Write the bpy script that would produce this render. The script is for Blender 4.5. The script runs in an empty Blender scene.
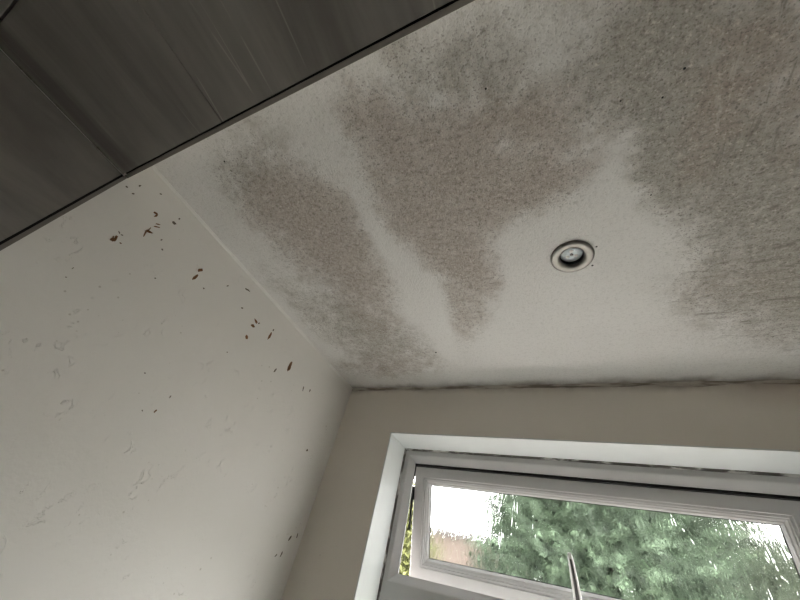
import bpy, bmesh, math, random
from mathutils import Matrix, Vector, noise as mnoise

scene = bpy.context.scene
COL = scene.collection
random.seed(7)

# ------------------------------------------------------------------ camera, sky, exposure
H = 2.40                                   # ceiling height (m); x right, y towards the window, z up
R = ((0.9045494726, 0.3751358992, 0.2026408368),
     (-0.1292607781, 0.6941816223, -0.7080985288),
     (-0.4063027232, 0.6143166385, 0.6764119786))
cam_data = bpy.data.cameras.new('camera')
cam_data.sensor_width = 36.0
cam_data.lens = 14.2886
cam_data.clip_start = 0.01
cam = bpy.data.objects.new('camera', cam_data)
rot = Matrix((R[0], tuple(-v for v in R[1]), tuple(-v for v in R[2]))).transposed().to_4x4()
cam.matrix_world = Matrix.Translation((0.8021, -1.0441, 1.78)) @ rot
COL.objects.link(cam)
scene.camera = cam

world = bpy.data.worlds.new('overcast_sky')
scene.world = world
world.use_nodes = True
bg = world.node_tree.nodes['Background']
bg.inputs['Color'].default_value = (1.0, 0.958, 0.967, 1)
bg.inputs['Strength'].default_value = 12.8

scene.view_settings.view_transform = 'Standard'
scene.view_settings.look = 'None'
scene.view_settings.gamma = 1.0
scene.view_settings.use_curve_mapping = False
scene.view_settings.exposure = 0.0
scene.cycles.use_denoising = True
scene.cycles.max_bounces = 16
scene.cycles.diffuse_bounces = 8
scene.cycles.transmission_bounces = 12
scene.cycles.transparent_max_bounces = 12
scene.cycles.sample_clamp_indirect = 8.0

# ------------------------------------------------------------------ node helpers
class NT:
    def __init__(self, name):
        self.m = bpy.data.materials.new(name)
        self.m.use_nodes = True
        self.t = self.m.node_tree
        self.n = self.t.nodes
        self.out = self.n['Material Output']
        self.bsdf = self.n['Principled BSDF']
        self._tc = None
    def obj(self):
        if self._tc is None:
            self._tc = self.n.new('ShaderNodeTexCoord')
        return self._tc.outputs['Object']
    def link(self, a, b):
        self.t.links.new(a, b)
    def put(self, sock, v):
        if hasattr(v, 'is_output'):
            self.link(v, sock)
        elif isinstance(v, (tuple, list)) and len(v) == 3 and sock.type == 'RGBA':
            sock.default_value = (*v, 1)
        else:
            sock.default_value = v
    def math(self, op, a, b=0.0, clamp=False):
        n = self.n.new('ShaderNodeMath'); n.operation = op; n.use_clamp = clamp
        self.put(n.inputs[0], a); self.put(n.inputs[1], b)
        return n.outputs[0]
    def smooth(self, v, a, b, lo=0.0, hi=1.0):
        n = self.n.new('ShaderNodeMapRange'); n.interpolation_type = 'SMOOTHSTEP'
        self.put(n.inputs[0], v)
        for i, q in enumerate((a, b, lo, hi)):
            self.put(n.inputs[1 + i], q)
        return n.outputs[0]
    def mix(self, f, a, b):
        n = self.n.new('ShaderNodeMix'); n.data_type = 'RGBA'
        self.put(n.inputs[0], f); self.put(n.inputs[6], a); self.put(n.inputs[7], b)
        return n.outputs[2]
    def map(self, scale=(1, 1, 1), rot=(0, 0, 0), loc=(0, 0, 0), vec=None):
        n = self.n.new('ShaderNodeMapping')
        self.put(n.inputs[0], vec if vec is not None else self.obj())
        n.inputs['Location'].default_value = loc
        n.inputs['Rotation'].default_value = rot
        n.inputs['Scale'].default_value = scale
        return n.outputs[0]
    def noise(self, scale, detail=3.0, rough=0.55, dist=0.0, vec=None):
        n = self.n.new('ShaderNodeTexNoise')
        self.put(n.inputs['Vector'], vec if vec is not None else self.obj())
        n.inputs['Scale'].default_value = scale
        n.inputs['Detail'].default_value = detail
        n.inputs['Roughness'].default_value = rough
        n.inputs['Distortion'].default_value = dist
        return n.outputs['Fac']
    def voro(self, scale, vec=None):
        n = self.n.new('ShaderNodeTexVoronoi')
        self.put(n.inputs['Vector'], vec if vec is not None else self.obj())
        n.inputs['Scale'].default_value = scale
        return n.outputs['Distance']
    def attr(self, name):
        n = self.n.new('ShaderNodeAttribute'); n.attribute_name = name
        return n.outputs['Fac']
    def xyz(self):
        n = self.n.new('ShaderNodeSeparateXYZ'); self.link(self.obj(), n.inputs[0])
        return n.outputs
    def comb(self, x, y, z):
        n = self.n.new('ShaderNodeCombineXYZ')
        for i, v in enumerate((x, y, z)):
            self.put(n.inputs[i], v)
        return n.outputs[0]
    def bump(self, h, strength=0.5, dist=0.001, normal=None):
        n = self.n.new('ShaderNodeBump')
        n.inputs['Strength'].default_value = strength
        n.inputs['Distance'].default_value = dist
        self.put(n.inputs['Height'], h)
        if normal is not None:
            self.link(normal, n.inputs['Normal'])
        return n.outputs[0]
    def done(self, color=None, rough=0.6, normal=None, metal=0.0, spec=0.3):
        b = self.bsdf
        if color is not None:
            self.put(b.inputs['Base Color'], color)
        self.put(b.inputs['Roughness'], rough)
        b.inputs['Metallic'].default_value = metal
        b.inputs['Specular IOR Level'].default_value = spec
        if normal is not None:
            self.link(normal, b.inputs['Normal'])
        return self.m

def simple(name, color, rough=0.5, metal=0.0, spec=0.3, var=0.06, scale=30.0):
    t = NT(name)
    n = t.noise(scale, 3)
    c2 = tuple(max(0.0, v * (1 - 2.5 * var)) for v in color)
    return t.done(t.mix(n, c2, tuple(min(1, v * (1 + var)) for v in color)), rough, None, metal, spec)

# ------------------------------------------------------------------ materials
def ceiling_material():
    t = NT('stained_stippled_ceiling_paint')
    x, y, z = t.xyz()
    big = t.noise(9, 3); med = t.noise(34, 4, 0.65); fine = t.noise(165, 2, 0.6); grain = t.noise(330, 2, 0.6)
    cb = lambda v, k: t.math('MULTIPLY', t.math('SUBTRACT', v, 0.5), k)
    wob = t.math('ADD', t.math('ADD', cb(big, 0.7), cb(t.noise(20, 3, 0.6), 1.0)), t.math('ADD', cb(med, 1.1), cb(fine, 0.9)))
    brown = t.attr('brown'); grey = t.attr('grey')
    fb = t.smooth(t.math('ADD', brown, t.math('MULTIPLY', wob, t.smooth(brown, 0.02, 0.4))), 0.0, 1.15)
    fg = t.smooth(t.math('ADD', grey, t.math('MULTIPLY', wob, t.smooth(grey, 0.02, 0.4))), 0.0, 1.15)
    paint = t.mix(t.noise(5, 3), (0.70, 0.685, 0.67), (0.77, 0.755, 0.745))
    c = t.mix(t.math('MULTIPLY', fg, 0.85), paint, (0.345, 0.325, 0.288))
    c = t.mix(t.math('MULTIPLY', fb, 0.80), c, (0.395, 0.338, 0.298))
    # mottled grain: dark spores and bare pale stipple peaks inside the stains
    any_ = t.smooth(t.math('MAXIMUM', brown, grey), 0.05, 0.6, 0.20, 1.0)
    clump = t.noise(95, 3, 0.65)
    c = t.mix(t.math('MULTIPLY', t.smooth(clump, 0.52, 0.30, 0, 0.50), any_), c, (0.21, 0.182, 0.158))
    c = t.mix(t.math('MULTIPLY', t.smooth(clump, 0.54, 0.74, 0, 0.55), any_), c, (0.66, 0.625, 0.58))
    c = t.mix(t.math('MULTIPLY', t.smooth(fine, 0.48, 0.28, 0, 0.65), any_), c, (0.18, 0.166, 0.145))
    c = t.mix(t.math('MULTIPLY', t.smooth(fine, 0.56, 0.74, 0, 0.70), any_), c, (0.68, 0.645, 0.60))
    c = t.mix(t.math('MULTIPLY', t.smooth(grain, 0.48, 0.28, 0, 0.55), any_), c, (0.15, 0.13, 0.11))
    # wiped streaks on the right of the ceiling
    st = t.noise(1, 3, 0.6, 0.6, t.map((60, 11, 1), (0, 0, 0.25)))
    st2 = t.noise(1, 3, 0.6, 0.5, t.map((16, 75, 1), (0, 0, 0.42)))
    heavy = t.math('MULTIPLY', t.smooth(x, 0.98, 1.12), t.smooth(t.math('MAXIMUM', brown, grey), 0.10, 0.5, 0.12, 1.0))
    near = t.smooth(t.math('ADD', y, cb(big, 0.2)), -0.70, -0.56)
    stm = t.mix(near, t.smooth(st, 0.57, 0.70), t.smooth(st2, 0.56, 0.70))
    c = t.mix(t.math('MULTIPLY', t.math('MULTIPLY', stm, heavy), 0.62), c, (0.20, 0.185, 0.16))
    stl = t.mix(near, t.smooth(st, 0.40, 0.30), t.smooth(st2, 0.40, 0.28))
    c = t.mix(t.math('MULTIPLY', t.math('MULTIPLY', stl, heavy), 0.45), c, (0.62, 0.60, 0.57))
    # mould pin-points
    sp = t.smooth(t.math('ADD', t.voro(75), cb(t.noise(14, 2), 0.55)), 0.12, 0.02)
    c = t.mix(t.math('MULTIPLY', sp, t.smooth(t.math('ADD', brown, grey), 0.0, 0.7, 0.05, 0.6)), c, (0.16, 0.145, 0.125))
    # mould band along the window wall and in the corner
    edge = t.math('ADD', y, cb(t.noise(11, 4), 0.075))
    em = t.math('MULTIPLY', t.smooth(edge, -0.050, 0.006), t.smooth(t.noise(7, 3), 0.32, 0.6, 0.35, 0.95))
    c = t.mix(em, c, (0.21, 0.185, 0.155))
    h = t.math('ADD', t.math('MULTIPLY', fine, 1.0), t.math('MULTIPLY', grain, 0.5))
    h = t.math('ADD', h, t.math('MULTIPLY', t.math('MULTIPLY', st, heavy), 1.2))
    h = t.math('ADD', h, t.math('MULTIPLY', med, 1.2))
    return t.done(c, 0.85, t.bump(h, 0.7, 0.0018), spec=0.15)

def wall_material(name, base, amount, marks):
    t = NT(name)
    c = t.mix(t.noise(4, 3), tuple(v * 0.95 for v in base), tuple(min(1, v * 1.03) for v in base))
    r = t.noise(1, 3, 0.6, 0.8, t.map((44, 44, 30)))
    ridge = t.smooth(t.math('ABSOLUTE', t.math('SUBTRACT', r, 0.62)), 0.02, 0.0)
    gate = t.smooth(t.noise(11, 2), 0.48, 0.66)
    ridge = t.math('MULTIPLY', ridge, gate)
    speck = t.smooth(t.math('ADD', t.voro(48), t.math('MULTIPLY', t.noise(6, 2), 0.55)), 0.33, 0.25)
    c = t.mix(t.math('MULTIPLY', speck, marks), c, (0.33, 0.29, 0.24))
    h = t.math('ADD', t.math('MULTIPLY', t.noise(75, 4, 0.65), 0.9), t.math('MULTIPLY', ridge, amount))
    h = t.math('ADD', h, t.math('MULTIPLY', t.noise(16, 3), 0.9))
    return t.done(c, 0.7, t.bump(h, 0.75, 0.0016), spec=0.25)

def window_wall_material():
    t = NT('window_wall_paint')
    x, y, z = t.xyz()
    c = t.mix(t.noise(4, 3), (0.73, 0.69, 0.63), (0.78, 0.74, 0.68))
    e = t.math('ADD', t.math('SUBTRACT', H, z), t.math('MULTIPLY', t.math('SUBTRACT', t.noise(9, 4), 0.5), 0.05))
    em = t.math('MULTIPLY', t.smooth(e, 0.030, -0.004), t.smooth(t.noise(5, 3), 0.35, 0.62, 0.2, 0.7))
    c = t.mix(em, c, (0.26, 0.225, 0.19))
    pink = t.math('MULTIPLY', t.smooth(e, 0.10, 0.0), t.smooth(x, 1.15, 1.32, 0, 0.35))
    c = t.mix(pink, c, (0.45, 0.35, 0.30))
    speck = t.smooth(t.math('ADD', t.voro(36), t.math('MULTIPLY', t.noise(8, 2), 0.5)), 0.26, 0.20)
    c = t.mix(t.math('MULTIPLY', speck, 0.4), c, (0.30, 0.26, 0.22))
    h = t.math('ADD', t.math('MULTIPLY', t.noise(90, 3), 0.3), t.math('MULTIPLY', t.noise(14, 3), 0.8))
    return t.done(c, 0.7, t.bump(h, 0.25, 0.0012), spec=0.2)

def tile_material():
    t = NT('dark_stone_look_tile')
    x, y, z = t.xyz()
    a = t.math('ADD', x, z)
    n = t.n.new('ShaderNodeObjectInfo')
    off = t.math('MULTIPLY', n.outputs['Random'], 7.0)
    v = t.comb(t.math('MULTIPLY', a, 7.0), t.math('MULTIPLY', t.math('ADD', y, t.math('MULTIPLY', a, 0.10)), 1.4), off)
    s = t.noise(1.0, 5, 0.6, 0.7, v)
    v2 = t.comb(t.math('MULTIPLY', a, 20.0), t.math('MULTIPLY', y, 4.0), off)
    s2 = t.noise(1.0, 4, 0.6, 0.8, v2)
    c = t.mix(t.smooth(s, 0.30, 0.70), (0.122, 0.114, 0.103), (0.225, 0.213, 0.194))
    c = t.mix(t.smooth(s2, 0.45, 0.75, 0, 0.28), c, (0.25, 0.238, 0.215))
    c = t.mix(t.smooth(s2, 0.45, 0.25, 0, 0.3), c, (0.075, 0.068, 0.060))
    v3 = t.comb(t.math('MULTIPLY', a, 7.0), t.math('MULTIPLY', t.math('ADD', y, t.math('MULTIPLY', a, -0.15)), 0.45), t.math('ADD', off, 3.3))
    vein = t.noise(1.0, 3, 0.5, 0.4, v3)
    vm = t.smooth(t.math('ABSOLUTE', t.math('SUBTRACT', vein, 0.52)), 0.006, 0.0)
    c = t.mix(t.math('MULTIPLY', vm, t.smooth(t.noise(8, 2), 0.45, 0.6, 0, 0.35)), c, (0.42, 0.40, 0.36))
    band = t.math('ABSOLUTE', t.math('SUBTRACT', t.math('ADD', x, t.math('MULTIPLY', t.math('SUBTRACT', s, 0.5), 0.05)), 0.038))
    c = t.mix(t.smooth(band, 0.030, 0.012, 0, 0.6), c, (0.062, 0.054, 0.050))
    return t.done(c, 0.55, t.bump(s2, 0.12, 0.001), spec=0.3)

def glass_material():
    t = NT('rain_rippled_glass')
    g = t.n.new('ShaderNodeBsdfGlass')
    g.inputs['IOR'].default_value = 1.5
    g.inputs['Roughness'].default_value = 0.0
    g.inputs['Color'].default_value = (0.97, 0.99, 0.98, 1)
    x, y, z = t.xyz()
    run = t.noise(1.0, 2, 0.5, 0.9, t.comb(t.math('MULTIPLY', x, 55), 0.0, t.math('MULTIPLY', z, 24)))
    fine = t.noise(1.0, 2, 0.5, 0.6, t.comb(t.math('MULTIPLY', x, 95), 4.0, t.math('MULTIPLY', z, 60)))
    riv = t.noise(1.0, 2, 0.5, 1.2, t.comb(t.math('MULTIPLY', x, 30), 9.0, t.math('MULTIPLY', z, 9)))
    rill = t.smooth(t.math('ABSOLUTE', t.math('SUBTRACT', riv, 0.5)), 0.07, 0.0)
    h = t.math('ADD', t.math('ADD', run, t.math('MULTIPLY', fine, 0.45)), t.math('MULTIPLY', rill, 0.14))
    t.link(t.bump(h, 1.0, 0.0013), g.inputs['Normal'])
    t.n.remove(t.bsdf)
    t.link(g.outputs[0], t.out.inputs[0])
    return t.m

def clear_glass_material():
    t = NT('clear_glass')
    tr = t.n.new('ShaderNodeBsdfTransparent'); tr.inputs[0].default_value = (0.95, 0.98, 0.96, 1)
    gl = t.n.new('ShaderNodeBsdfGlossy'); gl.inputs['Roughness'].default_value = 0.02
    mx = t.n.new('ShaderNodeMixShader'); mx.inputs[0].default_value = 0.07
    t.link(tr.outputs[0], mx.inputs[1]); t.link(gl.outputs[0], mx.inputs[2])
    t.n.remove(t.bsdf)
    t.link(mx.outputs[0], t.out.inputs[0])
    return t.m

def leaf_material(name, a, b):
    t = NT(name)
    c = t.mix(t.attr('tone'), tuple(v * 0.5 for v in a), tuple(v * 3.4 for v in b))
    c = t.mix(t.smooth(t.noise(2.5, 3), 0.35, 0.7, 0, 0.5), c, a)
    return t.done(c, 0.6, spec=0.25)

def sealant_material():
    t = NT('mould_spotted_sealant')
    m = t.smooth(t.noise(1, 4, 0.6, 0, t.map((14, 60, 14))), 0.40, 0.52)
    return t.done(t.mix(m, (0.55, 0.54, 0.51), (0.10, 0.092, 0.08)), 0.6)

def crack_material():
    t = NT('grubby_cornice_filler')
    m = t.smooth(t.noise(1, 4, 0.6, 0, t.map((9, 30, 60))), 0.40, 0.60)
    return t.done(t.mix(m, (0.55, 0.51, 0.455), (0.25, 0.215, 0.18)), 0.8)

def brick_material(name, a, b):
    t = NT(name)
    n = t.n.new('ShaderNodeTexBrick')
    t.link(t.map((4, 4, 4), (math.pi / 2, 0, 0)), n.inputs[0])
    n.inputs['Color1'].default_value = (*a, 1); n.inputs['Color2'].default_value = (*b, 1)
    n.inputs['Mortar'].default_value = (0.16, 0.145, 0.13, 1)
    n.inputs['Scale'].default_value = 1.0
    return t.done(n.outputs['Color'], 0.85)

M = {}
M['ceiling'] = ceiling_material()
M['wall'] = wall_material('left_wall_paint', (0.72, 0.70, 0.67), 1.5, 0.5)
M['wall_plain'] = wall_material('plain_wall_paint', (0.70, 0.68, 0.63), 0.5, 0.1)
M['wall_window'] = window_wall_material()
M['tile'] = tile_material()
M['grout'] = simple('black_grout', (0.012, 0.011, 0.010), 0.9)
M['trim_grey'] = simple('brushed_grey_tile_trim', (0.20, 0.185, 0.165), 0.45, 0.3)
M['caulk'] = simple('cream_caulk', (0.75, 0.735, 0.71), 0.6, var=0.03)
M['reveal'] = simple('white_satin_reveal_paint', (0.71, 0.74, 0.735), 0.4, var=0.04, scale=12)
M['upvc'] = simple('white_upvc', (0.56, 0.555, 0.55), 0.35, spec=0.45, var=0.04, scale=9)
M['gasket_gap_shade'] = simple('black_gasket_and_gap_shade', (0.010, 0.010, 0.010), 0.7)
M['sealant'] = sealant_material()
M['crack'] = crack_material()
M['glass'] = glass_material()
M['clear'] = clear_glass_material()
M['handle'] = simple('white_handle_enamel', (0.78, 0.78, 0.76), 0.3, spec=0.5, var=0.03)
M['handle_dark'] = simple('grey_handle_core_shade', (0.16, 0.155, 0.145), 0.4)
M['stay'] = simple('dark_stay_steel', (0.02, 0.02, 0.02), 0.5, 0.4)
M['steel'] = simple('brushed_nickel', (0.20, 0.19, 0.175), 0.30, 0.85, var=0.08, scale=60)
M['baffle'] = simple('dark_lamp_recess', (0.025, 0.024, 0.022), 0.5)
M['lens'] = simple('frosted_lamp_lens', (0.62, 0.68, 0.72), 0.18, 0.0, 0.6, var=0.18, scale=160)
M['chip'] = simple('rust_brown_bare_patch', (0.205, 0.095, 0.034), 0.9, var=0.25, scale=300)
M['chip_grey'] = simple('grey_brown_bare_speck', (0.15, 0.125, 0.095), 0.9, var=0.2, scale=300)
M['floor'] = simple('pale_vinyl_floor', (0.50, 0.48, 0.44), 0.4, var=0.05, scale=6)
M['paving'] = simple('pale_concrete_paving', (0.42, 0.40, 0.37), 0.9, var=0.1, scale=3)
M['leaf'] = leaf_material('hedge_green_leaves', (0.022, 0.036, 0.020), (0.042, 0.060, 0.037))
M['leaf_pale'] = leaf_material('pale_green_leaves', (0.036, 0.048, 0.030), (0.055, 0.068, 0.045))
M['leaf_yellow'] = leaf_material('yellow_green_leaves', (0.045, 0.052, 0.014), (0.075, 0.082, 0.028))
M['bark'] = simple('brown_bark', (0.085, 0.065, 0.048), 0.9, var=0.2)
M['brick'] = brick_material('pinkish_brick', (0.085, 0.062, 0.048), (0.105, 0.078, 0.062))
M['roof'] = simple('dark_felt_roof', (0.10, 0.095, 0.09), 0.9)
M['door'] = simple('brown_timber_door', (0.12, 0.07, 0.04), 0.6)

# ------------------------------------------------------------------ mesh helpers
def link(name, bm, mat, parent=None, smooth=False, mats=None):
    me = bpy.data.meshes.new(name)
    bmesh.ops.recalc_face_normals(bm, faces=bm.faces)
    bm.to_mesh(me); bm.free()
    for m in (mats or [mat]):
        me.materials.append(m)
    if smooth:
        for p in me.polygons:
            p.use_smooth = True
    o = bpy.data.objects.new(name, me)
    COL.objects.link(o)
    if parent is not None:
        o.parent = parent
        o.matrix_parent_inverse = parent.matrix_world.inverted()
    return o

def box(bm, x0, x1, y0, y1, z0, z1, mi=0):
    vs = [bm.verts.new((x, y, z)) for x in (x0, x1) for y in (y0, y1) for z in (z0, z1)]
    for f in ((0, 1, 3, 2), (4, 6, 7, 5), (0, 4, 5, 1), (2, 3, 7, 6), (0, 2, 6, 4), (1, 5, 7, 3)):
        bm.faces.new([vs[i] for i in f]).material_index = mi

def box_obj(name, b, mat, parent=None, bevel=0.0):
    bm = bmesh.new(); box(bm, *b)
    if bevel:
        bmesh.ops.bevel(bm, geom=bm.edges[:], offset=bevel, segments=2, affect='EDGES', profile=0.6)
    return link(name, bm, mat, parent)

def loft(bm, rings, closed=True, caps=True, mi=0):
    vr = [[bm.verts.new(p) for p in r] for r in rings]
    n = len(rings[0])
    for a, b in zip(vr, vr[1:]):
        for i in range(n if closed else n - 1):
            j = (i + 1) % n
            bm.faces.new((a[i], a[j], b[j], b[i])).material_index = mi
    if caps:
        bm.faces.new(vr[0][::-1]).material_index = mi
        bm.faces.new(vr[-1]).material_index = mi

def struct(o):
    o['kind'] = 'structure'
    return o

def tag(o, label, cat, group=None):
    o['label'] = label; o['category'] = cat
    if group:
        o['group'] = group
    return o

def empty(name, loc):
    o = bpy.data.objects.new(name, None)
    o.empty_display_size = 0.1
    COL.objects.link(o)
    o.location = loc
    bpy.context.view_layer.update()
    return o

# ------------------------------------------------------------------ measured layout (metres)
XR, YB = 1.62, -2.25                       # right wall, rear wall
ED, DROP = 1.0274, 0.0764                  # soffit edge (y = -ED) and its drop below the ceiling
RX0, RX1, RZ0, RZ1, RD = 0.2372, 1.3677, 1.15, 2.2156, 0.1408   # window reveal
LAMP = (0.8733, -0.5370)

STAINS = [
    ('b', 0.75, 0.314, -0.84, 3.52, 8.29, -9.91, 4.44), ('b', 0.8, 0.34, -0.692, 2.52, 6.16, -9.13, 1.59),
    ('b', 0.55, 0.332, -0.499, 3.33, 5.93, -8.94, 1.33), ('b', 0.55, 0.196, -0.754, 2.66, 8.24, -14.81, 1.2),
    ('b', 0.3, 0.213, -0.855, 10.34, 20.42, -7.93, 6.0), ('b', 0.55, 0.563, -0.948, 9.5, 10.57, -11.08, 14.55),
    ('b', 0.8, 0.619, -0.844, 5.74, 6.91, -8.21, 7.47), ('b', 0.85, 0.701, -0.762, 8.05, -0.68, 0.88, 10.26),
    ('b', 0.6, 0.855, -0.833, 19.5, 1.46, -5.99, 17.41), ('b', 0.8, 0.818, -0.736, 12.71, -2.42, 1.72, 15.01),
    ('b', 0.65, 0.6, -0.657, 5.95, 8.92, -10.39, 4.58), ('b', 0.8, 0.641, -0.556, 14.5, 1.62, 0.04, 6.92),
    ('b', 0.5, 0.579, -0.378, 15.43, 4.05, -1.31, 8.13), ('b', 0.45, 0.561, -0.787, 7.71, 12.76, -10.89, 6.25),
    ('b', -0.45, 0.789, -0.807, 32.48, 4.69, -14.99, 45.91), ('b', 0.45, 0.73, -0.884, 11.53, 2.8, -8.85, 25.47),
    ('b', 0.3, 0.81, -0.872, 16.11, 2.2, -10.51, 29.62), ('b', 0.55, 1.12, -0.825, 19.26, -11.92, 5.43, 14.95),
    ('b', 0.5, 1.069, -0.773, 21.3, -0.71, -6.55, 12.04), ('b', 0.4, 1.09, -0.876, 44.19, -9.78, -19.16, 48.49),
    ('b', 0.35, 1.094, -0.778, 16.58, -3.34, -7.75, 21.72), ('b', 0.35, 1.149, -0.393, 8.25, -2.14, 1.04, 19.97),
    ('b', 0.4, 1.168, -0.711, 39.01, -10.43, -3.31, 9.74), ('b', 0.55, 0.234, -0.16, 3.93, 1.65, 0.04, 11.15),
    ('b', 0.35, 1.072, -0.668, 36.99, -3.6, -5.27, 12.39), ('b', 0.12, 1.1, -0.249, 4.25, -0.63, -1.36, 18.19),
    ('b', -0.35, 0.488, -0.428, 2.1, 4.27, -21.28, 1.33), ('b', -0.2, 0.467, -0.729, 2.43, 7.92, -30.14, 3.61),
    ('g', -0.4, 0.488, -0.428, 2.1, 4.27, -21.28, 1.33), ('g', 0.45, 0.197, -0.9, 11.46, 10.94, -4.37, 14.7),
    ('g', 0.4, 0.291, -0.944, 9.09, 3.15, -0.8, 21.65), ('g', 0.35, 0.088, -0.521, 2.12, 4.27, -20.05, 1.58),
    ('g', 0.55, 0.279, -0.34, 3.87, 3.69, -5.42, 3.51), ('g', 0.4, 0.217, -0.475, 2.68, 4.76, -9.92, 1.24),
    ('g', 0.35, 0.341, -0.22, 6.5, 2.6, -0.84, 8.38), ('g', 0.45, 0.685, -0.966, 13.78, -1.22, -1.75, 27.78),
    ('g', 0.4, 0.768, -0.941, 14.91, 0.09, -5.96, 28.54), ('g', 0.4, 0.654, -1.015, 29.39, -7.87, 1.85, 38.87),
    ('g', 0.4, 0.811, -0.882, 10.19, 1.38, -8.56, 23.84), ('g', 0.45, 0.897, -0.89, 33.58, -12.68, 4.85, 53.72),
    ('g', 0.22, 0.758, -1.0, 12.52, -2.21, -2.56, 28.08), ('g', 0.6, 0.956, -0.848, 16.33, 5.4, -10.93, 14.77),
    ('g', 0.75, 1.029, -0.787, 13.79, -1.8, -3.47, 9.92), ('g', 0.55, 0.987, -0.91, 19.11, -1.86, -7.96, 20.23),
    ('g', 0.65, 1.13, -0.738, 12.18, -2.88, -2.82, 8.2), ('g', 0.5, 1.078, -0.879, 13.02, -2.76, -8.42, 21.39),
    ('g', 0.6, 1.098, -0.632, 11.38, -2.04, -3.1, 10.42), ('g', 0.6, 1.208, -0.519, 10.95, -2.84, -2.0, 7.6),
    ('g', 0.5, 1.006, -0.707, 28.19, -9.76, 1.83, 11.39), ('g', 0.45, 1.207, -0.381, 7.24, -1.66, -2.23, 10.84),
    ('g', 0.3, 1.109, -0.485, 21.42, -3.54, -3.87, 16.22), ('g', 0.22, 1.104, -0.356, 11.24, -1.62, -2.37, 12.75),
    ('g', 0.35, 1.291, -0.29, 13.09, -3.62, -1.42, 8.24), ('g', 0.18, 1.219, -0.213, 6.22, -1.31, -1.96, 14.5),
    ('g', 0.3, 0.899, -0.83, 32.75, 6.41, -7.29, 13.41), ('g', 0.2, 0.322, -1.017, 7.29, 1.5, -0.49, 25.67),
    ('g', 0.15, 0.483, -0.904, 18.97, 10.94, -4.99, 15.37), ('g', 0.15, 0.492, -0.976, 16.18, 0.29, 0.29, 45.46),
    ('g', 0.22, 0.887, -0.955, 11.55, 0.47, -8.78, 22.27), ('g', 0.15, 0.159, -0.963, 6.22, 16.04, -14.21, 10.95),
    ('g', 0.5, 1.42, -0.75, 5.56, 0.0, 0.0, 2.86), ('g', 0.45, 1.45, -0.42, 5.0, 0.0, 0.0, 5.0),
    ('b', 0.4, 1.45, -0.8, 6.67, 0.0, 0.0, 4.0), ('g', 0.4, 1.3, -1.0, 3.33, 0.0, 0.0, 8.33),
    ('b', 0.3, 1.5, -0.5, 6.67, 0.0, 0.0, 5.0),
]
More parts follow.
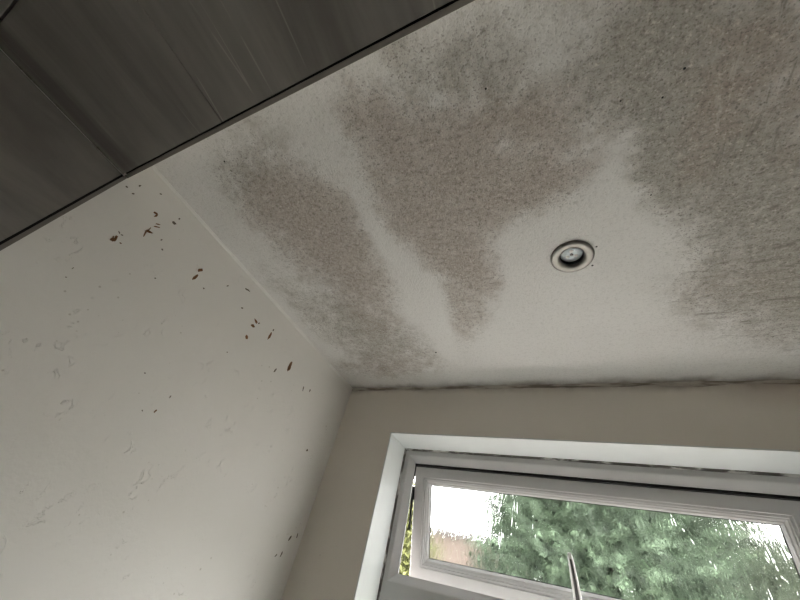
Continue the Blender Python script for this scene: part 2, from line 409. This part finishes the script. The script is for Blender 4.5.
CHIPS = [
    (-0.9445, 2.3159, -0.9378, 2.3178, 0.0044, 0), (-0.9378, 2.3178, -0.9376, 2.3087, 0.0032, 0), (-0.9231, 2.2892, -0.9137, 2.2979, 0.0026, 0),
    (-0.9253, 2.2966, -0.9191, 2.3026, 0.0023, 0), (-0.9203, 2.2534, -0.925, 2.2687, 0.003, 0), (-0.9252, 2.2664, -0.9162, 2.2731, 0.0046, 0),
    (-0.9234, 2.269, -0.9246, 2.2798, 0.002, 0), (-0.95, 2.1962, -0.9472, 2.2038, 0.0053, 0), (-0.9441, 2.199, -0.9495, 2.2117, 0.004, 0),
    (-0.9505, 2.2011, -0.953, 2.2066, 0.0019, 0), (-0.9547, 2.2222, -0.9503, 2.2195, 0.0023, 1), (-0.9472, 2.2198, -0.9443, 2.2213, 0.0023, 1),
    (-0.9362, 2.2045, -0.9341, 2.2052, 0.0022, 0), (-0.9054, 2.3353, -0.9005, 2.3339, 0.0072, 1), (-0.9035, 2.3522, -0.9026, 2.3556, 0.0035, 1),
    (-1.0137, 2.3114, -1.012, 2.3118, 0.0036, 1), (-0.9973, 2.3097, -0.9956, 2.3115, 0.0035, 1), (-1.0026, 2.3351, -1.0023, 2.3396, 0.0034, 1),
    (-0.9683, 2.363, -0.9664, 2.3646, 0.0033, 1), (-0.8769, 2.2606, -0.8749, 2.2609, 0.0034, 1), (-0.8923, 2.276, -0.8918, 2.2795, 0.0027, 1),
    (-0.7852, 2.2887, -0.7808, 2.2984, 0.0062, 0), (-0.7807, 2.2606, -0.7798, 2.2772, 0.0053, 0), (-0.7472, 2.2613, -0.7448, 2.2623, 0.0042, 1),
    (-0.7031, 2.3155, -0.7022, 2.3194, 0.0036, 1), (-0.6565, 2.3548, -0.6425, 2.3588, 0.0048, 1), (-0.6303, 2.299, -0.6265, 2.3018, 0.0046, 1),
    (-0.5726, 2.3042, -0.562, 2.3003, 0.0066, 0), (-0.5727, 2.2832, -0.564, 2.2849, 0.0079, 0), (-0.556, 2.3022, -0.5537, 2.3066, 0.0037, 1),
    (-0.5677, 2.245, -0.5601, 2.242, 0.0073, 0), (-0.4983, 2.2902, -0.4981, 2.3119, 0.0076, 0), (-0.4983, 2.3217, -0.4977, 2.3264, 0.0044, 1),
    (-0.3692, 2.2555, -0.3701, 2.2875, 0.0081, 0), (-0.3667, 2.2705, -0.3702, 2.2584, 0.0092, 0), (-0.4154, 2.2196, -0.4134, 2.232, 0.0054, 1),
    (-0.6477, 1.9667, -0.647, 1.9731, 0.0027, 0), (-0.1338, 2.0879, -0.1295, 2.0906, 0.006, 1), (-0.6398, 2.0059, -0.6402, 2.0117, 0.0024, 1),
    (-0.7187, 2.0217, -0.717, 2.022, 0.0022, 1), (-0.8417, 2.1958, -0.8403, 2.1974, 0.003, 1), (-0.9438, 2.0856, -0.9426, 2.0861, 0.0018, 1),
    (-0.9481, 2.1039, -0.9484, 2.1076, 0.0014, 1), (-0.6722, 1.9602, -0.6698, 1.9591, 0.0017, 1), (-0.5883, 2.1719, -0.5858, 2.1717, 0.0025, 1),
    (-0.2677, 2.2375, -0.2708, 2.2513, 0.004, 1), (-0.2351, 2.2542, -0.2357, 2.2614, 0.0052, 1), (-0.0604, 1.8485, -0.0541, 1.8598, 0.0057, 1),
    (-0.0706, 1.8076, -0.0682, 1.8175, 0.0051, 1), (-0.0934, 1.8028, -0.0889, 1.8094, 0.004, 1), (-0.0266, 1.86, -0.028, 1.8702, 0.0041, 1),
]
HOLES = [ (0.9201, -0.5526, 0.0028), (0.9124, -0.5019, 0.0032), (0.763, -0.9132, 0.0024), (0.4559, -0.2226, 0.0047), (0.1987, -0.9702, 0.0032), (1.027, -0.8437, 0.0025), (1.005, -0.8136, 0.0022), (1.0056, -0.6497, 0.0021), (0.951, -0.8279, 0.0018) ]


# ------------------------------------------------------------------ ceiling
def build_ceiling():
    nx, ny = 162, 226
    dx, dy = XR / nx, -YB / ny
    verts, br, gr = [], [], []
    for j in range(ny + 1):
        for i in range(nx + 1):
            x, y = i * dx, YB + j * dy
            b = g = 0.0
            if y > -1.25:
                wx = x + 0.030 * mnoise.noise((x * 7, y * 7, 1.0)) + 0.012 * mnoise.noise((x * 22, y * 22, 3.0))
                wy = y + 0.030 * mnoise.noise((x * 7, y * 7, 5.0)) + 0.012 * mnoise.noise((x * 22, y * 22, 8.0))
                for ch, amp, cx, cy, a, c, d, e in STAINS:
                    ux, uy = wx - cx, wy - cy
                    r2 = (a * ux + c * uy) ** 2 + (d * ux + e * uy) ** 2
                    if r2 < 6:
                        w = amp * math.exp(-0.85 * r2 ** 1.1)
                        if ch == 'b':
                            b += w
                        else:
                            g += w
            verts.append((x, y, H)); br.append(max(0.0, min(1.0, b))); gr.append(max(0.0, min(1.0, g)))
    faces = []
    w = nx + 1
    for j in range(ny):
        for i in range(nx):
            cx, cy = (i + 0.5) * dx, YB + (j + 0.5) * dy
            if math.hypot(cx - LAMP[0], cy - LAMP[1]) < 0.033:
                continue
            k = j * w + i
            faces.append((k, k + w, k + w + 1, k + 1))
    me = bpy.data.meshes.new('ceiling')
    me.from_pydata(verts, [], faces)
    for nm, vals in (('brown', br), ('grey', gr)):
        at = me.attributes.new(nm, 'FLOAT', 'POINT')
        at.data.foreach_set('value', vals)
    me.materials.append(M['ceiling'])
    o = bpy.data.objects.new('ceiling', me)
    COL.objects.link(o)
    return struct(o)

ceiling = build_ceiling()

# ------------------------------------------------------------------ walls and floor
wall_left = struct(box_obj('wall_left', (-0.12, 0.0, YB, 0.235, 0.0, H + 0.10), M['wall']))
wall_right = struct(box_obj('wall_right', (XR, XR + 0.12, YB, 0.235, 0.0, H + 0.10), M['wall_plain']))
wall_front = struct(box_obj('wall_front', (-0.12, XR + 0.12, YB - 0.12, YB, 0.0, H + 0.10), M['wall_plain']))
floor = struct(box_obj('floor', (-0.12, XR + 0.12, YB - 0.12, 0.235, -0.10, 0.0), M['floor']))
bm = bmesh.new()
T = 0.004
for b in ((0, RX0 - T, 0, 0.235, 0, H + 0.1), (RX1 + T, XR, 0, 0.235, 0, H + 0.1),
          (RX0 - T, RX1 + T, 0, 0.235, RZ1 + T, H + 0.1), (RX0 - T, RX1 + T, 0, 0.235, 0, RZ0 - T)):
    box(bm, *b)
wall_back = struct(link('wall_back', bm, M['wall_window']))

# reveal linings, white painted
struct(box_obj('trim_1', (RX0 - T, RX1 + T, -0.0008, 0.204, RZ1, RZ1 + T), M['reveal']))
struct(box_obj('trim_2', (RX0 - T, RX0, -0.0008, 0.204, RZ0, RZ1), M['reveal']))
struct(box_obj('trim_3', (RX1, RX1 + T, -0.0008, 0.204, RZ0, RZ1), M['reveal']))
struct(box_obj('trim_4', (RX0 - T, RX1 + T, -0.03, 0.204, RZ0 - T, RZ0), M['reveal']))

# caulk bead where left wall meets ceiling, and the filler line over the window wall
def bead(name, along, mat, r0, wob, seed, lo, hi, steps):
    bm = bmesh.new(); rings = []
    for k in range(steps + 1):
        s = lo + (hi - lo) * k / steps
        r = r0 * (1 + wob * mnoise.noise((s * 9, seed, 0)) + 0.5 * wob * mnoise.noise((s * 31, seed, 4)))
        ring = []
        for a in range(5):
            t = math.pi / 2 * a / 4
            # concave fillet
            u, v = r * (1 - math.sin(t)) * 1.0, r * (1 - math.cos(t)) * 1.0
            u, v = max(u, 0.0), max(v, 0.0)
            ring.append((u + 0.0002, s, H - v - 0.0002) if along == 'y' else (s, -u - 0.0002, H - v - 0.0002))
        ring.append((0, s, H) if along == 'y' else (s, 0, H))
        rings.append(ring)
    loft(bm, rings)
    return struct(link(name, bm, mat, smooth=True))
bead('trim_5', 'y', M['caulk'], 0.0055, 0.25, 2.0, -ED, 0.0, 120)
bead('trim_6', 'x', M['crack'], 0.008, 0.6, 9.0, 0.0, XR, 180)

# chips of lost paint on the left wall, each its own shallow flake-shaped patch
def build_chip(y0, z0, y1, z1, w, kind, i):
    rnd = random.Random(100 + i)
    L = math.hypot(y1 - y0, z1 - z0)
    ux, uz = (y1 - y0) / L, (z1 - z0) / L
    cy, cz = (y0 + y1) / 2, (z0 + z1) / 2
    if kind == 0:
        w *= 1.2
    hl = L / 2 + w * 0.35
    n = 10
    bm = bmesh.new()
    low, high = [], []
    for k in range(n):
        a = 2 * math.pi * k / n
        f = rnd.uniform(0.72, 1.28)
        p, q = hl * math.cos(a) * f, w * 0.52 * math.sin(a) * f
        yy, zz = cy + ux * p - uz * q, cz + uz * p + ux * q
        low.append((0.00005, yy, zz))
        high.append((0.0006, cy + (yy - cy) * 0.92, cz + (zz - cz) * 0.92))
    loft(bm, [low, high])
    o = link('paint_chip', bm, M['chip'] if kind == 0 else M['chip_grey'], wall_left)
    if kind == 0:
        o['label'] = 'rust brown patch where paint has flaked'
for i, c in enumerate(CHIPS):
    build_chip(*c, i)

# pin holes in the ceiling
for hx, hy, r in HOLES:
    bm = bmesh.new()
    loft(bm, [[(hx + q * r * math.cos(a * math.pi / 4), hy + q * r * math.sin(a * math.pi / 4), z) for a in range(8)]
              for q, z in ((0.72, H - 0.00005), (0.6, H - 0.0005))])
    link('pin_hole', bm, M['gasket_gap_shade'], ceiling)

# ------------------------------------------------------------------ dark tiled soffit and tiled wall
ZS = H - DROP
soffit = struct(box_obj('ceiling_soffit', (0.0, XR, YB, -ED, ZS + 0.010, H - 0.0005), M['grout']))
G = 0.0012
def tile(parent, b, drop=0.0):
    return box_obj('tile', b, M['tile'], parent, bevel=0.0009)
xj = [0.0055, 0.3263, 0.9263, XR]
yj = [-ED - 0.006, -1.2890, -1.8890, YB]
for i in range(3):
    for j in range(3):
        dz = 0.0012 if (i == 0 and j == 0) else 0.0
        tile(soffit, (xj[i] + (0.0003 if i else 0), xj[i + 1] - 0.0003, yj[j + 1] + (0.0028 if j == 0 else G), yj[j] - (0.0022 if j == 0 else G), ZS - dz, ZS + 0.0098))
zj = [ZS - 0.002, ZS - 0.602, ZS - 1.202, ZS - 1.802, 0.0]
yw = [-ED - 0.006, -1.6274, YB]
for i in range(4):
    for j in range(2):
        tile(wall_left, (0.0004, 0.0055, yw[j + 1] + G, yw[j] - (0.003 if j == 0 else G), zj[i + 1] + G, zj[i] - (G if i else 0)))
link_tr = box_obj('tile_trim', (0.0055, XR, -ED - 0.0050, -ED + 0.0020, ZS - 0.0004, ZS + 0.0098), M['trim_grey'], soffit)
bm = bmesh.new(); box(bm, 0.0002, 0.0050, -ED - 0.0050, -ED + 0.0015, 0.0, ZS - 0.0004)
link('tile_trim', bm, M['trim_grey'], wall_left)
bm = bmesh.new(); box(bm, 0.0001, 0.0024, -ED - 0.0095, -ED - 0.0048, 0.0, ZS)
link('grout_line', bm, M['grout'], wall_left)
bm = bmesh.new(); box(bm, 0.0, XR, -ED, -ED + 0.003, ZS + 0.0098, H)
struct(link('trim_7', bm, M['wall_plain']))

# ------------------------------------------------------------------ window
win = struct(empty('window_1', ((RX0 + RX1) / 2, RD, RZ0)))
# outer frame: (inset from outer edge, y)
PROF = [(0.0, 0.1408), (0.020, 0.1408), (0.023, 0.1420), (0.0400, 0.1560), (0.0440, 0.1585), (0.0440, 0.1660), (0.020, 0.1660), (0.020, 0.2050), (0.0, 0.2050)]
def member(name, side, prof, X0, X1, Z0, Z1, mat, parent):
    a, b = [], []
    for u, y in prof:
        if side == 'head':
            a.append((X0 + u, y, Z1 - u)); b.append((X1 - u, y, Z1 - u))
        elif side == 'foot':
            a.append((X0 + u, y, Z0 + u)); b.append((X1 - u, y, Z0 + u))
        elif side == 'left':
            a.append((X0 + u, y, Z0 + u)); b.append((X0 + u, y, Z1 - u))
        else:
            a.append((X1 - u, y, Z0 + u)); b.append((X1 - u, y, Z1 - u))
    bm = bmesh.new(); loft(bm, [a, b])
    return link(name, bm, mat, parent)
for nm, sd in (('frame_head', 'head'), ('frame_sill', 'foot'), ('frame_jamb', 'left'), ('frame_jamb', 'right')):
    member(nm, sd, PROF, RX0, RX1, RZ0, RZ1, M['upvc'], win)
SEAL = [(0.0, 0.1345), (0.0025, 0.1355), (0.0050, 0.1385), (0.0058, 0.1409), (0.0, 0.1409)]
for sd in ('head', 'left', 'right', 'foot'):
    member('sealant', sd, SEAL, RX0, RX1, RZ0, RZ1, M['sealant'], win)
# transom under the opening light
TZ = 1.845
prof = [(TZ, 0.1660), (TZ, 0.1585), (TZ - 0.004, 0.1560), (TZ - 0.021, 0.1420), (TZ - 0.024, 0.1408), (TZ - 0.064, 0.1408),
        (TZ - 0.067, 0.1420), (TZ - 0.084, 0.1560), (TZ - 0.088, 0.1585), (TZ - 0.088, 0.1660), (TZ - 0.060, 0.1660), (TZ - 0.060, 0.205), (TZ - 0.026, 0.205), (TZ - 0.026, 0.166)]
bm = bmesh.new()
loft(bm, [[(x, y, z) for z, y in prof] for x in (RX0 + 0.0195, RX1 - 0.0195)])
link('transom', bm, M['upvc'], win)
# black strip under the head: shade of the sash gap put into colour
bm = bmesh.new(); box(bm, RX0 + 0.044, RX1 - 0.044, 0.1600, 0.1720, RZ1 - 0.0515, RZ1 - 0.044)
link('gasket_gap_shade', bm, M['gasket_gap_shade'], win)
bm = bmesh.new(); box(bm, RX0 + 0.0442, RX0 + 0.0475, 0.1615, 0.1655, 2.115, RZ1 - 0.044)
link('gasket_gap_shade', bm, M['gasket_gap_shade'], win)
# fixed lower light
FP = [(0.044, 0.1670), (0.060, 0.1780), (0.062, 0.1860), (0.020, 0.1860), (0.020, 0.1670)]
for sd in ('head', 'left', 'right', 'foot'):
    member('glazing_bead', sd, FP, RX0, RX1, RZ0, TZ - 0.044, M['upvc'], win)
bm = bmesh.new(); box(bm, RX0 + 0.03, RX1 - 0.03, 0.1865, 0.1905, RZ0 + 0.03, TZ - 0.075)
link('lower_pane', bm, M['clear'], win)

# opening sash, hung at the top and pushed out 16.5 degrees
SA = math.radians(16.5)
SX0, SX1, SH = 0.277, 1.333, 0.3375
so = Vector((0, 0.172, 2.168))
vd = Vector((0, math.sin(SA), -math.cos(SA)))
nd = Vector((0, math.cos(SA), math.sin(SA)))
def sp(x, v, k):
    p = so + vd * v + nd * k
    return (x, p.y, p.z)
def sash_member(bm, side, prof, v1=SH):
    a, b = [], []
    for u, k in prof:
        if side == 'head':
            a.append(sp(SX0 + u, u, k)); b.append(sp(SX1 - u, u, k))
        elif side == 'foot':
            a.append(sp(SX0 + u, v1 - u, k)); b.append(sp(SX1 - u, v1 - u, k))
        elif side == 'left':
            a.append(sp(SX0 + u, u, k)); b.append(sp(SX0 + u, v1 - u, k))
        else:
            a.append(sp(SX1 - u, u, k)); b.append(sp(SX1 - u, v1 - u, k))
    loft(bm, [a, b])
bm = bmesh.new()
SPROF = [(0.0, 0.002), (0.002, 0.0), (0.0355, 0.0), (0.0375, 0.0018), (0.0375, 0.040), (0.0, 0.040)]
for sd in ('head', 'foot', 'left', 'right'):
    sash_member(bm, sd, SPROF)
sash = link('window_sash', bm, M['upvc'], win)
sash['label'] = 'white top-hung sash pushed open at the bottom'
BP = [(0.0376, 0.003), (0.0430, 0.003), (0.0445, 0.0055), (0.0480, 0.0060), (0.0520, 0.0105), (0.0550, 0.0110), (0.0590, 0.0165), (0.0605, 0.0195), (0.0376, 0.0195)]
for sd in ('head', 'foot', 'left', 'right'):
    bm = bmesh.new(); sash_member(bm, sd, BP)
    link('glazing_bead', bm, M['upvc'], sash)
GP = [(0.0590, 0.0196), (0.0622, 0.0196), (0.0622, 0.0222), (0.0590, 0.0222)]
for sd in ('head', 'foot', 'left', 'right'):
    bm = bmesh.new(); sash_member(bm, sd, GP)
    link('glazing_gasket', bm, M['gasket_gap_shade'], sash)
bm = bmesh.new()
loft(bm, [[sp(SX0 + 0.045, 0.045, k), sp(SX1 - 0.045, 0.045, k), sp(SX1 - 0.045, SH - 0.045, k), sp(SX0 + 0.045, SH - 0.045, k)] for k in (0.0225, 0.0265)])
pane = link('pane', bm, M['glass'], sash)
pane['label'] = 'wet rippled glass pane'

# lever handle on the bottom rail
bm = bmesh.new()
hx = 0.7815
def hring(x, v, k, w, t, n=10):
    return [sp(x + w * math.cos(2 * math.pi * i / n), v, k + t * math.sin(2 * math.pi * i / n)) for i in range(n)]
def vring(x, v, k, w, t, n=10):
    return [sp(x + w * math.cos(2 * math.pi * i / n), v + t * math.sin(2 * math.pi * i / n), k) for i in range(n)]
loft(bm, [vring(hx, 0.318, 0.0005, 0.013, 0.0165), vring(hx, 0.318, -0.006, 0.013, 0.0165), vring(hx, 0.318, -0.009, 0.009, 0.011)])
loft(bm, [vring(hx, 0.316, -0.006, 0.008, 0.008), vring(hx, 0.314, -0.020, 0.007, 0.007), vring(hx, 0.308, -0.034, 0.006, 0.006)])
path = [(v, k, w * 1.3, t * 1.25) for v, k, w, t in [(0.318, -0.030, 0.0088, 0.0070), (0.300, -0.032, 0.0086, 0.0070), (0.280, -0.031, 0.0082, 0.0066), (0.255, -0.030, 0.0074, 0.0060),
        (0.230, -0.030, 0.0064, 0.0054), (0.210, -0.031, 0.0056, 0.0048), (0.200, -0.032, 0.0052, 0.0046), (0.192, -0.033, 0.0046, 0.004), (0.186, -0.034, 0.0030, 0.003)]]
curve = lambda v: hx - 0.0065 * ((0.318 - v) / 0.132) ** 1.5 + 0.003
loft(bm, [hring(curve(v), v, k, w, t, 12) for v, k, w, t in path])
loft(bm, [hring(curve(v), v, k - t * 0.72, w * 0.50, t * 0.42, 8) for v, k, w, t in path[:-2]], mi=1)  # dark strip paints the reflected shade down the lever's core
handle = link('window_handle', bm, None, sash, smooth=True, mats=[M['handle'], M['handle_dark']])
handle['label'] = 'slim white lever handle with its shaded core painted dark grey'

# friction stay in the gap at the left of the sash
bm = bmesh.new()
loft(bm, [[sp(x, v, k) for x, k in ((0.2655, -0.016), (0.2775, -0.016), (0.2775, 0.012), (0.2655, 0.012))] for v in (0.070, 0.112)])
loft(bm, [[sp(x, v, k) for x, k in ((0.268, c - 0.003), (0.2745, c - 0.003), (0.2745, c + 0.003), (0.268, c + 0.003))] for v, c in ((0.10, 0.0), (0.20, -0.012))])
link('friction_stay', bm, M['stay'], win)

# ------------------------------------------------------------------ recessed downlight
lamp = tag(empty('recessed_downlight', (LAMP[0], LAMP[1], H)), 'round brushed nickel recessed downlight in the stained ceiling', 'downlight')
def lathe(name, prof, mat, parent, n=48, cx=LAMP[0], cy=LAMP[1], z0=H, close=False):
    bm = bmesh.new()
    rings = [[(cx + r * math.cos(2 * math.pi * i / n), cy + r * math.sin(2 * math.pi * i / n), z0 + z) for i in range(n)] for r, z in prof]
    if close:
        rings.append(rings[0])
    vr = [[bm.verts.new(p) for p in r] for r in rings]
    for a, b in zip(vr, vr[1:]):
        for i in range(n):
            j = (i + 1) % n
            bm.faces.new((a[i], a[j], b[j], b[i]))
    bmesh.ops.remove_doubles(bm, verts=bm.verts[:], dist=1e-6)
    return link(name, bm, mat, parent, smooth=True)
lathe('bezel', [(0.0430, 0.0), (0.0435, -0.0022), (0.0420, -0.0046), (0.0390, -0.0058), (0.0300, -0.0052), (0.0262, -0.0040), (0.0245, -0.0022), (0.0238, 0.0004), (0.0238, 0.0015), (0.0430, 0.0015)], M['steel'], lamp, close=True)
lathe('recess_can', [(0.0239, 0.0005), (0.0239, 0.0230), (0.0450, 0.0230), (0.0450, 0.0020)], M['baffle'], lamp)
lathe('can_lid', [(0.0450, 0.0232), (0.0450, 0.0300), (0.0001, 0.0300)], M['baffle'], lamp)
lens = lathe('lamp_lens', [(0.0232, 0.0190), (0.0228, 0.0095), (0.0205, 0.0078), (0.0120, 0.0066), (0.0001, 0.0060)], M['lens'], lamp)
for k in range(3):
    a = 2 * math.pi * k / 3 + 0.5
    lathe('led', [(0.0042, 0.0068), (0.0040, 0.0058), (0.0022, 0.0052), (0.0001, 0.0050)], M['caulk'], lens, 16, LAMP[0] + 0.0095 * math.cos(a), LAMP[1] + 0.0095 * math.sin(a))
lathe('led', [(0.0036, 0.0062), (0.0034, 0.0054), (0.0001, 0.0048)], M['handle_dark'], lens, 16)

# ------------------------------------------------------------------ outside
struct(box_obj('ground', (-14, 16, 0.236, 30, -0.25, -0.12), M['paving']))

def foliage(blobs, n, size, seed):
    rnd = random.Random(seed)
    vs, fs = [], []
    tot = sum(b[3] * b[4] * b[5] for b in blobs)
    for cx, cy, cz, rx, ry, rz in blobs:
        for _ in range(int(n * rx * ry * rz / tot)):
            while True:
                p = Vector((rnd.uniform(-1, 1), rnd.uniform(-1, 1), rnd.uniform(-1, 1)))
                if 0.35 < p.length < 1:
                    break
            c = Vector((cx + p.x * rx, cy + p.y * ry, cz + p.z * rz))
            d = Vector((rnd.gauss(0, 1), rnd.gauss(0, 1), rnd.gauss(0, 1) - 0.4)).normalized()
            s = d.cross(Vector((rnd.gauss(0, 1), rnd.gauss(0, 1), rnd.gauss(0, 1)))).normalized()
            L = size * rnd.uniform(0.6, 1.3)
            k = len(vs)
            m = c + d * L * 0.5
            nrm = d.cross(s) * L * 0.12
            vs += [c, m + s * L * 0.24 + nrm, c + d * L, m - s * L * 0.24 + nrm]
            fs += [(k, k + 1, k + 2), (k, k + 2, k + 3)]
    return vs, fs

def tree(name, label, cat, base, height, blobs, n, size, mat, seed, trunk_r):
    root = tag(empty(name, base), label, cat, None)
    bm = bmesh.new()
    rings = []
    for k in range(7):
        f = k / 6
        r = trunk_r * (1 - 0.65 * f)
        ox, oy = 0.10 * math.sin(2.3 * f + seed), 0.10 * math.cos(1.7 * f + seed) - 0.1 * math.cos(seed)
        rings.append([(base[0] + ox + r * math.cos(a * math.pi / 4), base[1] + oy + r * math.sin(a * math.pi / 4), base[2] + f * height) for a in range(8)])
    loft(bm, rings)
    rnd = random.Random(seed)
    for b in blobs:
        s = Vector((base[0], base[1], base[2] + height * rnd.uniform(0.45, 0.8)))
        e = Vector(b[:3])
        loft(bm, [[(p.x + r * math.cos(a * math.pi / 2.5), p.y + r * math.sin(a * math.pi / 2.5), p.z) for a in range(5)]
                  for p, r in ((s, trunk_r * 0.45), (s.lerp(e, 0.5) + Vector((0, 0, 0.1)), trunk_r * 0.28), (e, trunk_r * 0.1))])
    link('trunk', bm, M['bark'], root)
    vs, fs = foliage(blobs, n, size, seed)
    me = bpy.data.meshes.new('crown')
    me.from_pydata([tuple(v) for v in vs], [], fs)
    tone = me.attributes.new('tone', 'FLOAT', 'FACE')
    tone.data.foreach_set('value', [v for _ in range(len(fs) // 2) for v in [rnd.random() ** 2.0] * 2])
    me.materials.append(mat)
    o = bpy.data.objects.new('crown', me)
    COL.objects.link(o)
    o.parent = root; o.matrix_parent_inverse = root.matrix_world.inverted()
    return root

tree('broad_tree', 'large dense dark green tree filling the middle of the wet pane', 'tree', (1.0, 6.0, -0.12), 4.6,
     [(0.2, 5.8, 2.4, 1.05, 0.8, 1.1), (1.3, 5.7, 2.7, 0.95, 0.8, 1.0), (0.9, 6.0, 3.7, 1.25, 0.9, 1.1), (0.1, 6.1, 3.4, 0.85, 0.8, 1.0), (1.8, 6.1, 3.5, 0.85, 0.8, 0.9), (2.05, 6.0, 2.5, 0.7, 0.8, 0.9), (2.45, 6.2, 3.6, 0.6, 0.6, 0.7), (1.0, 6.2, 1.4, 1.4, 0.9, 0.8),
      (0.6, 6.2, 4.9, 1.0, 0.8, 1.0), (1.6, 6.3, 4.7, 0.9, 0.8, 1.0), (1.0, 6.3, 5.9, 0.8, 0.7, 0.9)],
     26000, 0.18, M['leaf'], 3, 0.13)
tree('small_tree', 'pale green loose tree seen at the right end of the pane', 'tree', (4.4, 8.5, -0.12), 2.8,
     [(3.55, 8.5, 3.9, 0.8, 0.6, 0.65), (4.4, 8.5, 3.5, 0.8, 0.6, 0.65), (3.7, 8.5, 3.0, 0.9, 0.6, 0.7), (5.1, 8.6, 3.0, 0.8, 0.6, 0.7), (4.5, 8.5, 2.3, 1.0, 0.7, 0.7)],
     9000, 0.16, M['leaf_pale'], 11, 0.08)
tree('garden_shrub', 'yellow green shrub seen through the gap beside the sash', 'shrub', (-1.6, 4.6, -0.12), 2.2,
     [(-1.65, 4.6, 1.6, 0.6, 0.5, 0.8), (-1.45, 4.6, 2.25, 0.36, 0.4, 0.5), (-1.8, 4.7, 2.6, 0.42, 0.4, 0.55), (-1.7, 4.6, 3.0, 0.30, 0.3, 0.35), (-2.25, 4.7, 2.3, 0.5, 0.4, 0.75), (-2.3, 4.7, 3.1, 0.35, 0.3, 0.4)],
     13000, 0.11, M['leaf_yellow'], 5, 0.05)

def house(name, label, x0, x1, y0, y1, z1, mat, wins):
    root = tag(empty(name, ((x0 + x1) / 2, (y0 + y1) / 2, -0.12)), label, 'building')
    box_obj('wall', (x0, x1, y0, y1, -0.12, z1), mat, root)
    box_obj('roof', (x0 - 0.12, x1 + 0.12, y0 - 0.12, y1 + 0.12, z1, z1 + 0.14), M['roof'], root)
    for wx0, wx1, wz0, wz1 in wins:
        f = box_obj('window', (wx0, wx1, y0 - 0.03, y0 - 0.001, wz0, wz1), M['upvc'], root)
        box_obj('window_pane', (wx0 + 0.07, wx1 - 0.07, y0 - 0.034, y0 - 0.0301, wz0 + 0.07, wz1 - 0.07), M['handle_dark'], f)
    return root
house('brick_outbuilding', 'low pinkish brick building behind the left end of the pane', -4.6, -1.3, 10.5, 13.5, 3.55, M['brick'], [(-4.2, -3.4, 1.0, 2.1)])
house('brick_house', 'pinkish brick house glimpsed behind the trees on the right', 2.6, 9.5, 14.0, 19.0, 4.6, M['brick'], [(3.4, 4.6, 2.2, 3.6), (6.0, 7.2, 2.2, 3.6)])
